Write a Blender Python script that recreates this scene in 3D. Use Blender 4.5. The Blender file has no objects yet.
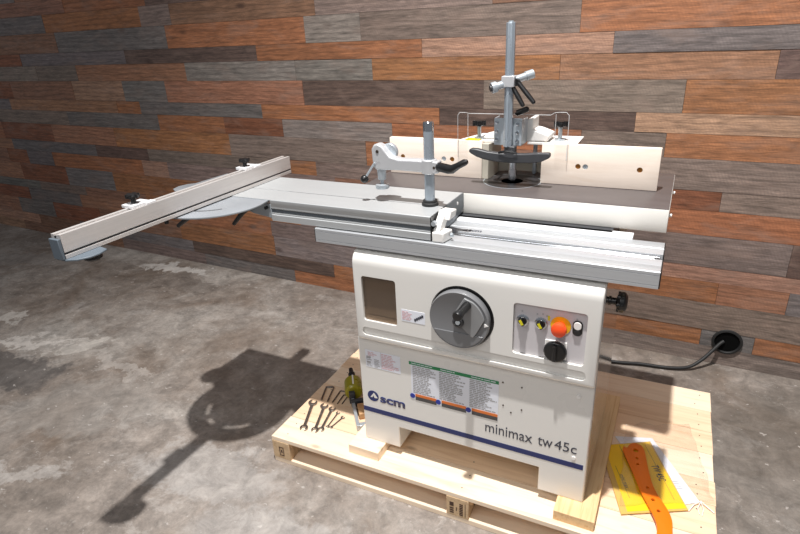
import bpy, bmesh, math, random
from mathutils import Vector, Matrix
random.seed(7)
SC = bpy.context.scene
COL = SC.collection
R = math.radians

# ------------------------------------------------------------------ materials
def s2l(c):
    return tuple(((v/255)/12.92 if v/255 <= .04045 else ((v/255+.055)/1.055)**2.4) for v in c)

def nmat(name):
    m = bpy.data.materials.new(name); m.use_nodes = True
    nt = m.node_tree; b = nt.nodes['Principled BSDF']
    return m, nt, b

def noise(nt, scale=(1, 1, 1), sc=5., detail=4., rough=.55, coord='Object', dist=0.):
    tc = nt.nodes.new('ShaderNodeTexCoord'); mp = nt.nodes.new('ShaderNodeMapping')
    mp.inputs['Scale'].default_value = scale
    nt.links.new(tc.outputs[coord], mp.inputs[0])
    n = nt.nodes.new('ShaderNodeTexNoise'); n.inputs['Scale'].default_value = sc
    n.inputs['Detail'].default_value = detail; n.inputs['Roughness'].default_value = rough
    n.inputs['Distortion'].default_value = dist
    nt.links.new(mp.outputs[0], n.inputs['Vector'])
    return n

def ramp(nt, src, stops):
    r = nt.nodes.new('ShaderNodeValToRGB'); e = r.color_ramp.elements
    while len(e) < len(stops): e.new(.5)
    for i, (p, c) in enumerate(stops):
        e[i].position = p; e[i].color = (c[0], c[1], c[2], 1) if not isinstance(c, (int, float)) else (c, c, c, 1)
    nt.links.new(src, r.inputs[0]); return r

def mix(nt, a, b, fac, mode='MIX'):
    m = nt.nodes.new('ShaderNodeMix'); m.data_type = 'RGBA'; m.blend_type = mode
    for sock, v in ((m.inputs[0], fac), (m.inputs[6], a), (m.inputs[7], b)):
        if isinstance(v, bpy.types.NodeSocket): nt.links.new(v, sock)
        elif isinstance(v, (int, float)): sock.default_value = v
        else: sock.default_value = (v[0], v[1], v[2], 1)
    return m.outputs[2]

def bump(nt, b, h, strength=.2, dist=.002):
    bp = nt.nodes.new('ShaderNodeBump'); bp.inputs['Strength'].default_value = strength
    bp.inputs['Distance'].default_value = dist
    nt.links.new(h, bp.inputs['Height']); nt.links.new(bp.outputs[0], b.inputs['Normal'])

def pbr(name, rgb, rough=.5, metal=0., var=.06, sc=8., stretch=(1, 1, 1), bmp=0., spec=None, coat=0.):
    m, nt, b = nmat(name); c = s2l(rgb)
    n = noise(nt, stretch, sc)
    r = ramp(nt, n.outputs[0], [(.3, tuple(v*(1-var) for v in c)), (.7, tuple(min(1, v*(1+var)) for v in c))])
    nt.links.new(r.outputs[0], b.inputs['Base Color'])
    rr = ramp(nt, n.outputs[0], [(.3, max(0, rough-.04)), (.7, min(1, rough+.04))])
    nt.links.new(rr.outputs[0], b.inputs['Roughness'])
    b.inputs['Metallic'].default_value = metal
    if spec is not None: b.inputs['Specular IOR Level'].default_value = spec
    if coat: b.inputs['Coat Weight'].default_value = coat; b.inputs['Coat Roughness'].default_value = .12
    if bmp: bump(nt, b, n.outputs[0], bmp, .001)
    return m

def wood(name, light, dark, grain=(1.2, 26, 26), rough=.6, knots=True, bmp=.15):
    m, nt, b = nmat(name)
    n = noise(nt, grain, 3., 6., .6, dist=.6)
    n2 = noise(nt, (.6, 3, 3), 2., 2., .5)
    c1 = ramp(nt, n.outputs[0], [(.28, s2l(dark)), (.5, s2l(light)), (.8, s2l(tuple(min(255, v*1.04) for v in light)))])
    c = mix(nt, c1.outputs[0], s2l(dark), ramp(nt, n2.outputs[0], [(.5, 0.), (.8, .45)]).outputs[0])
    if knots:
        tc = nt.nodes.new('ShaderNodeTexCoord'); mp = nt.nodes.new('ShaderNodeMapping')
        mp.inputs['Scale'].default_value = (3.2, 7.5, 7.5); nt.links.new(tc.outputs['Object'], mp.inputs[0])
        v = nt.nodes.new('ShaderNodeTexVoronoi'); v.inputs['Scale'].default_value = 1.; nt.links.new(mp.outputs[0], v.inputs['Vector'])
        k = ramp(nt, v.outputs['Distance'], [(.03, 1.), (.09, 0.)])
        c = mix(nt, c, s2l(tuple(x*.72 for x in dark)), mix(nt, (0, 0, 0), k.outputs[0], .6))
    nt.links.new(c, b.inputs['Base Color'])
    b.inputs['Roughness'].default_value = rough
    bump(nt, b, n.outputs[0], bmp, .002)
    return m

M = {}
M['white'] = pbr('white_powder_coat', (223, 221, 216), .3, 0, .01, 3, coat=.6)
M['panel'] = pbr('light_grey_panel', (196, 192, 194), .4, 0, .02, 3)
M['gloss'] = pbr('greyed_side_gloss', (196, 192, 188), .1, .35, .01, 3, coat=.9)  # cabinet white greyed and made metallic to imitate its grazing reflection
M['cream'] = pbr('cream_casting', (230, 227, 220), .42, 0, .02, 5)
M['cast'] = pbr('machined_cast_iron', (100, 94, 93), .36, .3, .1, 5, (1, 3, 1))
M['ringiron'] = pbr('dark_cast_ring', (66, 63, 63), .3, .4, .2, 14)
M['alu'] = pbr('anodised_aluminium', (190, 193, 196), .36, .45, .03, 6, (1, 30, 30), .03)
M['alutop'] = pbr('satin_aluminium_table', (184, 187, 188), .42, .35, .02, 6, (1, 30, 30), .03)
M['alubright'] = pbr('bright_aluminium', (236, 236, 237), .35, .2, .03, 6, (1, 30, 30), .03)
M['alufence'] = pbr('brushed_fence_aluminium', (208, 204, 201), .38, .4, .05, 5, (30, 1, 30), .04)
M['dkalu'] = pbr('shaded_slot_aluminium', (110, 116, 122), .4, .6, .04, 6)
M['galv'] = pbr('zinc_plated_steel', (182, 190, 196), .3, .45, .04, 10)
M['chrome'] = pbr('chromed_steel', (205, 210, 215), .14, 1., .03, 5)
M['steelpost'] = pbr('blue_grey_steel_post', (168, 178, 187), .28, .45, .06, 6)
M['silver'] = pbr('silver_painted_casting', (200, 201, 203), .34, .35, .03, 8)
M['black'] = pbr('black_plastic', (24, 24, 25), .34, 0, .05, 20)
M['rubber'] = pbr('black_rubber', (32, 32, 32), .6, 0, .05, 20)
M['dkgrey'] = pbr('dark_grey_moulding', (58, 59, 62), .42, 0, .05, 12)
M['grey'] = pbr('grey_plastic_wheel', (118, 119, 121), .34, .1, .03, 8)
M['greylt'] = pbr('light_grey_wheel_face', (138, 139, 140), .36, .1, .03, 8)
M['capgrey'] = pbr('blue_grey_plastic', (92, 102, 111), .45, 0, .03, 8)
M['whiteplastic'] = pbr('white_plastic', (232, 230, 226), .4, 0, .02, 5)
M['navy'] = pbr('navy_print', (28, 42, 98), .4, 0, .02, 5)
M['greyprint'] = pbr('dark_grey_print', (62, 64, 74), .4, 0, .02, 5)
M['finetext'] = pbr('fine_grey_print', (165, 165, 167), .5, 0, .05, 60)
M['pinktext'] = pbr('fine_pink_print', (208, 172, 176), .5, 0, .05, 60)
M['green'] = pbr('green_print', (28, 128, 76), .45, 0, .04, 30)
M['orangeprint'] = pbr('orange_print', (214, 116, 50), .45, 0, .05, 30)
M['darkprint'] = pbr('charcoal_print', (72, 70, 70), .45, 0, .15, 90)
M['blueprint'] = pbr('blue_print', (34, 52, 150), .4, 0, .04, 30)
M['paperwhite'] = pbr('white_paper', (225, 228, 236), .55, 0, .02, 5)
M['paperyellow'] = pbr('yellow_card', (250, 205, 30), .5, 0, .03, 5)
M['papertan'] = pbr('tan_card_edge', (214, 176, 96), .55, 0, .05, 8)
M['red'] = pbr('orange_red_button', (235, 78, 30), .35, 0, .03, 10)
M['yellow'] = pbr('yellow_plastic', (235, 180, 20), .4, 0, .03, 10)
M['yellowkey'] = pbr('yellow_marker', (215, 205, 30), .4, 0, .03, 10)
M['orange'] = pbr('orange_plastic', (244, 122, 14), .36, 0, .05, 6)
M['olive'] = pbr('olive_green_plastic', (150, 142, 30), .3, 0, .1, 20)
M['wrench'] = pbr('chrome_vanadium_steel', (150, 144, 138), .24, .85, .15, 30)
M['hole'] = pbr('hole_shade_black', (8, 8, 8), .8, 0, .05, 20, spec=.1)
M['hood'] = pbr('shaded_hood_white', (186, 180, 166), .45, 0, .04, 6)  # white hood casting greyed: the shade on it is put into the colour
M['plate'] = pbr('grey_steel_plate', (158, 163, 168), .4, .35, .05, 6)
M['brass'] = pbr('brass_insert', (168, 116, 60), .35, .8, .1, 40)
M['maple'] = wood('maple_plywood', (242, 228, 214), (234, 216, 198), (1.5, 14, 14), .5, False, .05)
M['pine'] = wood('pallet_pine', (234, 205, 173), (216, 180, 144), (1.2, 16, 16))
M['pine2'] = wood('pallet_pine_pale', (242, 221, 195), (228, 198, 165), (1.2, 12, 12))
M['pinedark'] = wood('pallet_pine_dark', (200, 158, 112), (164, 116, 76))  # darker brown version of the pallet pine
M['endgrain'] = wood('pressed_wood_block', (204, 176, 140), (176, 142, 104), (20, 20, 20), .75, False, .3)
M['brownint'] = pbr('dark_taupe_interior', (104, 88, 74), .5, 0, .1, 4)
M['stamp'] = pbr('charred_stamp_ink', (70, 48, 36), .7, 0, .1, 60)
M['nail'] = pbr('nail_steel', (86, 76, 68), .4, .7, .1, 60)

def glassy(name, alpha, rough, tint=(1, 1, 1), glossfac=.12):
    m, nt, b = nmat(name); nt.nodes.remove(b)
    out = [n for n in nt.nodes if n.type == 'OUTPUT_MATERIAL'][0]
    tr = nt.nodes.new('ShaderNodeBsdfTransparent'); tr.inputs[0].default_value = (*tint, 1)
    gl = nt.nodes.new('ShaderNodeBsdfGlossy'); gl.inputs['Roughness'].default_value = rough
    df = nt.nodes.new('ShaderNodeBsdfDiffuse'); df.inputs[0].default_value = (.85, .85, .85, 1)
    fr = nt.nodes.new('ShaderNodeLayerWeight'); fr.inputs[0].default_value = .12
    m1 = nt.nodes.new('ShaderNodeMixShader'); m2 = nt.nodes.new('ShaderNodeMixShader')
    m1.inputs[0].default_value = alpha
    nt.links.new(tr.outputs[0], m1.inputs[1]); nt.links.new(df.outputs[0], m1.inputs[2])
    ad = nt.nodes.new('ShaderNodeMath'); ad.operation = 'ADD'; ad.inputs[1].default_value = glossfac
    nt.links.new(fr.outputs['Facing'], ad.inputs[0]); ad.operation = 'MULTIPLY_ADD'; ad.inputs[1].default_value = .32; ad.inputs[2].default_value = glossfac
    nt.links.new(ad.outputs[0], m2.inputs[0])
    nt.links.new(m1.outputs[0], m2.inputs[1]); nt.links.new(gl.outputs[0], m2.inputs[2])
    nt.links.new(m2.outputs[0], out.inputs[0])
    return m
M['acrylic'] = glassy('clear_acrylic', .0, .05, (.995, .995, .995), .0)
M['acryledge'] = glassy('acrylic_edge', .45, .15, (.9, .9, .9), .05)
M['bag'] = glassy('clear_plastic_film', .008, .09, (.995, .995, .995), .03)
M['glass'] = glassy('smoked_window', .02, .05, (.66, .6, .54), .02)

# concrete floor -----------------------------------------------------------
def concrete():
    m, nt, b = nmat('stained_concrete')
    n1 = noise(nt, (1, 1, 1), 1.1, 8, .62, dist=.4)
    n2 = noise(nt, (1, 1, 1), 6., 10, .7, dist=.3)
    n3 = noise(nt, (1, 1, 1), 45., 6, .75)
    n4 = noise(nt, (1, 1.6, 1), 4.5, 12, .75, dist=.5)
    base = ramp(nt, n1.outputs[0], [(.3, s2l((114, 104, 95))), (.5, s2l((142, 133, 125))), (.68, s2l((166, 160, 153)))])
    mott = ramp(nt, n2.outputs[0], [(.3, .72), (.5, 1.), (.7, 1.16)])
    c = mix(nt, base.outputs[0], mott.outputs[0], 1., 'MULTIPLY')
    fine = ramp(nt, n3.outputs[0], [(.3, .72), (.7, 1.22)])
    c = mix(nt, c, fine.outputs[0], .8, 'MULTIPLY')
    # pale skim-coat residue
    pale = ramp(nt, n4.outputs[0], [(.55, 0.), (.59, .3), (.66, .5)])
    c = mix(nt, c, s2l((178, 172, 166)), pale.outputs[0])
    # brown blotches
    n5 = noise(nt, (1, 1, 1), 1.7, 6, .6, dist=.8)
    br = ramp(nt, n5.outputs[0], [(.48, 0.), (.64, .6)])
    c = mix(nt, c, s2l((104, 88, 74)), br.outputs[0])
    # individual worn patches of old skim coat and two oil stains where they lie on the slab
    tc = nt.nodes.new('ShaderNodeTexCoord')
    sep = nt.nodes.new('ShaderNodeVectorMath'); sep.operation = 'ADD'
    wob = nt.nodes.new('ShaderNodeVectorMath'); wob.operation = 'MULTIPLY_ADD'
    nn = nt.nodes.new('ShaderNodeTexNoise'); nn.inputs['Scale'].default_value = 7.; nn.inputs['Detail'].default_value = 8
    nn.inputs['Roughness'].default_value = .68
    nt.links.new(tc.outputs['Object'], nn.inputs['Vector'])
    wob.inputs[1].default_value = (.5, .5, 0); wob.inputs[2].default_value = (-.25, -.25, 0)
    nt.links.new(nn.outputs['Color'], wob.inputs[0])
    nt.links.new(tc.outputs['Object'], sep.inputs[0]); nt.links.new(wob.outputs[0], sep.inputs[1])
    def patch(cx, cy, rx, ry, ang):
        mp = nt.nodes.new('ShaderNodeMapping'); mp.vector_type = 'TEXTURE'
        mp.inputs['Location'].default_value = (cx, cy, 0); mp.inputs['Rotation'].default_value = (0, 0, R(ang))
        mp.inputs['Scale'].default_value = (rx, ry, 1)
        nt.links.new(sep.outputs[0], mp.inputs[0])
        ln = nt.nodes.new('ShaderNodeVectorMath'); ln.operation = 'LENGTH'; nt.links.new(mp.outputs[0], ln.inputs[0])
        return ln.outputs['Value']
    for (cx, cy, rx, ry, a, col, k) in (
        (-2.25, 1.2, .33, .07, 8, (186, 181, 175), .95), (-2.22, .1, .33, .055, 20, (188, 182, 175), .95),
        (-1.88, .2, .2, .06, 50, (184, 178, 170), .9), (-2.68, .24, .14, .06, 10, (186, 180, 172), .9),
        (-1.55, .15, .3, .05, -10, (172, 165, 158), .6), (-3.6, .9, .5, .12, 15, (150, 146, 142), .5),
        (-2.15, -.15, .5, .16, 10, (78, 74, 72), .75), (-1.95, 1.0, .3, .12, 0, (92, 82, 74), .5),
        (-1.3, -.6, .35, .06, 25, (170, 165, 160), .5), (.0, -.45, .5, .2, 5, (172, 168, 164), .5),
        (-.55, -.25, .35, .15, 5, (170, 166, 162), .5), (-1.4, -.15, .4, .22, 30, (150, 145, 139), .45)):
        d = patch(cx, cy, rx, ry, a)
        f = ramp(nt, d, [(.75, k), (1., 0.)])
        c = mix(nt, c, s2l(col), f.outputs[0])
    # right hand part of the slab is darker and more worn
    d = patch(1.75, .6, .85, .75, 0)
    f = ramp(nt, d, [(.7, .55), (1., 0.)])
    c = mix(nt, c, s2l((88, 83, 76)), f.outputs[0])
    # small pale chips
    n6 = noise(nt, (1, 1.5, 1), 26., 3, .55)
    ch = ramp(nt, n6.outputs[0], [(.67, 0.), (.70, .6)])
    c = mix(nt, c, s2l((188, 182, 176)), ch.outputs[0])
    n7 = noise(nt, (1, 1, 1), 12., 12, .8, dist=.6)
    c = mix(nt, c, ramp(nt, n7.outputs[0], [(.36, .66), (.62, 1.26)]).outputs[0], .8, 'MULTIPLY')
    # hairline cracks
    v = nt.nodes.new('ShaderNodeTexVoronoi'); v.feature = 'DISTANCE_TO_EDGE'; v.inputs['Scale'].default_value = .8
    nt.links.new(sep.outputs[0], v.inputs['Vector'])
    cr = ramp(nt, v.outputs['Distance'], [(.0, .25), (.004, 0.)])
    c = mix(nt, c, s2l((176, 170, 164)), cr.outputs[0])
    nt.links.new(c, b.inputs['Base Color'])
    rr = ramp(nt, n2.outputs[0], [(.3, .5), (.7, .8)]); nt.links.new(rr.outputs[0], b.inputs['Roughness'])
    bump(nt, b, n2.outputs[0], .25, .004)
    return m
M['concrete'] = concrete()

def plankmat():
    m, nt, b = nmat('reclaimed_plank_wood')
    at = nt.nodes.new('ShaderNodeAttribute'); at.attribute_name = 'plank_colour'
    sd = nt.nodes.new('ShaderNodeAttribute'); sd.attribute_name = 'plank_seed'
    tc = nt.nodes.new('ShaderNodeTexCoord')
    add = nt.nodes.new('ShaderNodeVectorMath'); add.operation = 'MULTIPLY_ADD'
    nt.links.new(sd.outputs['Color'], add.inputs[0]); add.inputs[1].default_value = (13, 13, 13)
    nt.links.new(tc.outputs['Object'], add.inputs[2])
    def nz(scale, sc, det, ro, dist):
        mp = nt.nodes.new('ShaderNodeMapping'); mp.inputs['Scale'].default_value = scale
        nt.links.new(add.outputs[0], mp.inputs[0])
        n = nt.nodes.new('ShaderNodeTexNoise'); n.inputs['Scale'].default_value = sc
        n.inputs['Detail'].default_value = det; n.inputs['Roughness'].default_value = ro; n.inputs['Distortion'].default_value = dist
        nt.links.new(mp.outputs[0], n.inputs['Vector']); return n
    g = nz((1.2, 1, 26), 3., 8, .7, 1.6)
    g2 = nz((1.3, 1, 6), 3.2, 8, .72, 1.4)
    c = mix(nt, at.outputs['Color'], ramp(nt, g.outputs[0], [(.32, .6), (.5, 1.), (.68, 1.25)]).outputs[0], .8, 'MULTIPLY')
    c = mix(nt, c, ramp(nt, g2.outputs[0], [(.28, .55), (.5, 1.), (.72, 1.3)]).outputs[0], .85, 'MULTIPLY')
    # slanted saw marks
    mp = nt.nodes.new('ShaderNodeMapping'); mp.inputs['Rotation'].default_value = (0, R(25), 0)
    nt.links.new(add.outputs[0], mp.inputs[0])
    w = nt.nodes.new('ShaderNodeTexWave'); w.inputs['Scale'].default_value = 26; w.inputs['Distortion'].default_value = 3.5
    w.inputs['Detail'].default_value = 3
    nt.links.new(mp.outputs[0], w.inputs['Vector'])
    sm = ramp(nt, w.outputs[0], [(.1, .86), (.8, 1.06)])
    c = mix(nt, c, sm.outputs[0], ramp(nt, g2.outputs[0], [(.4, 0.), (.6, .6)]).outputs[0], 'MULTIPLY')
    fg = nz((6, 1, 90), 3., 4, .7, .5)
    c = mix(nt, c, ramp(nt, fg.outputs[0], [(.35, .62), (.65, 1.34)]).outputs[0], .8, 'MULTIPLY')
    # ring figure and knots
    mp2 = nt.nodes.new('ShaderNodeMapping'); mp2.inputs['Scale'].default_value = (.9, 1, 7.)
    nt.links.new(add.outputs[0], mp2.inputs[0])
    w2 = nt.nodes.new('ShaderNodeTexWave'); w2.wave_type = 'RINGS'; w2.inputs['Scale'].default_value = 1.6
    w2.inputs['Distortion'].default_value = 9.; w2.inputs['Detail'].default_value = 5; w2.inputs['Detail Scale'].default_value = 1.4; w2.inputs['Detail Roughness'].default_value = .65
    nt.links.new(mp2.outputs[0], w2.inputs['Vector'])
    c = mix(nt, c, ramp(nt, w2.outputs[0], [(.0, .74), (.45, 1.03), (1., 1.12)]).outputs[0], .7, 'MULTIPLY')
    vk = nt.nodes.new('ShaderNodeTexVoronoi'); vk.inputs['Scale'].default_value = 1.
    mp3 = nt.nodes.new('ShaderNodeMapping'); mp3.inputs['Scale'].default_value = (2.1, 1, 4.6); nt.links.new(add.outputs[0], mp3.inputs[0]); nt.links.new(mp3.outputs[0], vk.inputs['Vector'])
    kf = ramp(nt, vk.outputs['Distance'], [(.03, .65), (.1, 0.)])
    c = mix(nt, c, s2l((58, 38, 30)), kf.outputs[0])
    # weathered grey bloom
    g3 = nz((2, 1, 6), 2.5, 5, .6, .6)
    c = mix(nt, c, s2l((146, 124, 112)), ramp(nt, g3.outputs[0], [(.5, 0.), (.8, .5)]).outputs[0])
    nt.links.new(c, b.inputs['Base Color'])
    b.inputs['Roughness'].default_value = .62
    bump(nt, b, g.outputs[0], .3, .003)
    return m
M['plank'] = plankmat()

# ------------------------------------------------------------------ mesh builder
class MB:
    def __init__(s): s.bm = bmesh.new()
    def box(s, x0, x1, y0, y1, z0, z1, rot=None, c=None):
        r = bmesh.ops.create_cube(s.bm, size=1)['verts']
        for v in r:
            v.co = Vector(((x0+x1)/2+v.co.x*(x1-x0), (y0+y1)/2+v.co.y*(y1-y0), (z0+z1)/2+v.co.z*(z1-z0)))
        if rot is not None:
            cc = Vector(c) if c else Vector(((x0+x1)/2, (y0+y1)/2, (z0+z1)/2))
            for v in r: v.co = cc + rot @ (v.co-cc)
        return r
    def cyl(s, p0, p1, r0, r1=None, seg=28):
        r1 = r0 if r1 is None else r1
        p0, p1 = Vector(p0), Vector(p1); d = p1-p0
        q = Vector((0, 0, 1)).rotation_difference(d.normalized())
        vs = bmesh.ops.create_cone(s.bm, cap_ends=True, segments=seg, radius1=r0, radius2=r1, depth=d.length)['verts']
        for v in vs: v.co = (p0+p1)/2 + q @ v.co
        return vs
    def sph(s, c, r, sc=(1, 1, 1), seg=20):
        vs = bmesh.ops.create_uvsphere(s.bm, u_segments=seg, v_segments=seg//2, radius=r)['verts']
        for v in vs: v.co = Vector(c)+Vector((v.co.x*sc[0], v.co.y*sc[1], v.co.z*sc[2]))
        return vs
    def prism(s, poly, axis, a, b):
        def P(u, v, t):
            return {'x': (t, u, v), 'y': (u, t, v), 'z': (u, v, t)}[axis]
        va = [s.bm.verts.new(P(u, v, a)) for u, v in poly]; vb = [s.bm.verts.new(P(u, v, b)) for u, v in poly]
        n = len(poly)
        s.bm.faces.new(va); s.bm.faces.new(vb[::-1])
        for i in range(n): s.bm.faces.new((va[i], vb[i], vb[(i+1) % n], va[(i+1) % n]))
        return va+vb
    def lathe(s, prof, origin, axis=(0, 0, 1), seg=32):
        q = Vector((0, 0, 1)).rotation_difference(Vector(axis).normalized()); o = Vector(origin)
        rings = []
        for r, h in prof:
            if r < 1e-6: rings.append([s.bm.verts.new(o+q @ Vector((0, 0, h)))])
            else: rings.append([s.bm.verts.new(o+q @ Vector((r*math.cos(2*math.pi*i/seg), r*math.sin(2*math.pi*i/seg), h))) for i in range(seg)])
        for A, B in zip(rings, rings[1:]):
            for i in range(seg):
                j = (i+1) % seg
                if len(A) == 1 and len(B) == 1: continue
                if len(A) == 1: s.bm.faces.new((A[0], B[i], B[j]))
                elif len(B) == 1: s.bm.faces.new((A[i], A[j], B[0]))
                else: s.bm.faces.new((A[i], A[j], B[j], B[i]))
        for E_, f in ((rings[0], 1), (rings[-1], -1)):
            if len(E_) > 2: s.bm.faces.new(E_[::-1] if f == 1 else E_)
    def tube(s, pts, r, seg=10):
        pts = [Vector(p) for p in pts]; n = len(pts); rings = []
        rr = r if isinstance(r, (list, tuple)) else [r]*n
        for i, p in enumerate(pts):
            t = (pts[min(i+1, n-1)]-pts[max(i-1, 0)]).normalized()
            a = t.cross(Vector((0, 0, 1)))
            if a.length < 1e-3: a = t.cross(Vector((0, 1, 0)))
            a.normalize(); b = t.cross(a)
            rings.append([s.bm.verts.new(p+rr[i]*(math.cos(2*math.pi*k/seg)*a+math.sin(2*math.pi*k/seg)*b)) for k in range(seg)])
        for A, B in zip(rings, rings[1:]):
            for i in range(seg): s.bm.faces.new((A[i], A[(i+1) % seg], B[(i+1) % seg], B[i]))
        s.bm.faces.new(rings[0][::-1]); s.bm.faces.new(rings[-1])
    def build(s, name, mat, parent=None, bevel=0., seg=2, smooth=True, tri=False):
        bmesh.ops.recalc_face_normals(s.bm, faces=s.bm.faces)
        if smooth:
            for f in s.bm.faces: f.smooth = True
            for e in s.bm.edges:
                if len(e.link_faces) == 2: e.smooth = e.calc_face_angle(0) < R(35)
        me = bpy.data.meshes.new(name); s.bm.to_mesh(me); s.bm.free()
        o = bpy.data.objects.new(name, me); COL.objects.link(o)
        if mat is not None: me.materials.append(M[mat] if isinstance(mat, str) else mat)
        if bevel:
            md = o.modifiers.new('bevel', 'BEVEL'); md.width = bevel; md.segments = seg
            md.limit_method = 'ANGLE'; md.angle_limit = R(35); md.harden_normals = False
        if parent is not None: adopt(o, parent)
        return o

def adopt(o, parent):
    o.parent = parent
    root = parent
    while root.parent: root = root.parent
    if parent.parent is None and parent.type == 'EMPTY':
        o.matrix_parent_inverse = Matrix.LocRotScale(parent.location, parent.rotation_euler, parent.scale).inverted()
    # a mesh part sits at the world origin of its thing, so its own children need no correction

def cut(o, cutters):
    """carve the cutters (MB objects) out of o, bake the result, delete the cutters"""
    objs = []
    for mb in cutters:
        c = mb.build('carve', None, smooth=False); objs.append(c)
        md = o.modifiers.new('cut', 'BOOLEAN'); md.operation = 'DIFFERENCE'; md.solver = 'EXACT'; md.object = c
    bpy.context.view_layer.update()
    dg = bpy.context.evaluated_depsgraph_get()
    me = bpy.data.meshes.new_from_object(o.evaluated_get(dg))
    mats = [m for m in o.data.materials]
    o.modifiers.clear(); o.data = me
    me.materials.clear()
    for m in mats: me.materials.append(m)
    bm = bmesh.new(); bm.from_mesh(me)
    for f in bm.faces: f.smooth = True
    for e in bm.edges:
        if len(e.link_faces) == 2: e.smooth = e.calc_face_angle(0) < R(30)
    bm.to_mesh(me); bm.free()
    for c in objs: bpy.data.objects.remove(c, do_unlink=True)

def rrect(x0, x1, z0, z1, r, n=5):
    pts = []
    for cx, cz, a0 in ((x1-r, z1-r, 0), (x0+r, z1-r, 90), (x0+r, z0+r, 180), (x1-r, z0+r, 270)):
        for i in range(n+1):
            a = R(a0+90*i/n); pts.append((cx+r*math.cos(a), cz+r*math.sin(a)))
    return pts

def thing(name, label, cat, loc, group=None, rotz=0):
    o = bpy.data.objects.new(name, None); COL.objects.link(o); o.location = loc; o.rotation_euler = (0, 0, rotz)
    o['label'] = label; o['category'] = cat
    if group: o['group'] = group
    o.empty_display_size = .1
    return o
def tag(o, label, cat, group=None):
    o['label'] = label; o['category'] = cat
    if group: o['group'] = group
    return o

def text(name, body, mat, parent, fit, frame, depth=.0006, offset=0., shear=0.):
    """flat lettering; fit=(u0,u1,v0,v1) rectangle in the frame (origin, udir, vdir, normal)"""
    cu = bpy.data.curves.new(name, 'FONT'); cu.body = body; cu.offset = offset; cu.resolution_u = 5; cu.shear = shear
    o = bpy.data.objects.new(name, cu); COL.objects.link(o)
    bpy.context.view_layer.update()
    me = bpy.data.meshes.new_from_object(o.evaluated_get(bpy.context.evaluated_depsgraph_get()))
    bpy.data.objects.remove(o, do_unlink=True)
    bm = bmesh.new(); bm.from_mesh(me)
    xs = [v.co.x for v in bm.verts]; ys = [v.co.y for v in bm.verts]
    x0, x1, y0, y1 = min(xs), max(xs), min(ys), max(ys)
    org, ud, vd, nd = [Vector(q) for q in frame]
    u0, u1, v0, v1 = fit
    g = bmesh.ops.extrude_face_region(bm, geom=bm.faces[:])
    top = {v for v in g['geom'] if isinstance(v, bmesh.types.BMVert)}
    for v in bm.verts:
        u = u0+(v.co.x-x0)/(x1-x0)*(u1-u0); w = v0+(v.co.y-y0)/(y1-y0)*(v1-v0)
        v.co = org+ud*u+vd*w+nd*(depth if v in top else 0)
    bmesh.ops.recalc_face_normals(bm, faces=bm.faces)
    bm.to_mesh(me); bm.free(); me.name = name
    me.materials.clear(); me.materials.append(M[mat])
    o = bpy.data.objects.new(name, me); COL.objects.link(o)
    if parent: adopt(o, parent)
    return o
def FRONT(y): return ((0, y, 0), (1, 0, 0), (0, 0, 1), (0, -1, 0))

def text_lines(mb, x0, x1, z0, z1, y, n, fill=.9, seed=1, gap=.004, hfrac=.5):
    rnd = random.Random(seed); h = (z1-z0)/n
    for i in range(n):
        z = z1-(i+.5)*h; x = x0; end = x0+(x1-x0)*rnd.uniform(fill*.6, 1)
        while x < end-.003:
            L = min(rnd.uniform(.006, .022), end-x)
            mb.box(x, x+L, y-.0005, y, z-h*hfrac/2, z+h*hfrac/2); x += L+.0022

# ------------------------------------------------------------------ setting
mb = MB(); mb.box(-7, 4, -4, 1.7, -.1, 0)
fl = mb.build('floor', 'concrete', smooth=False); fl['kind'] = 'structure'

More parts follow.
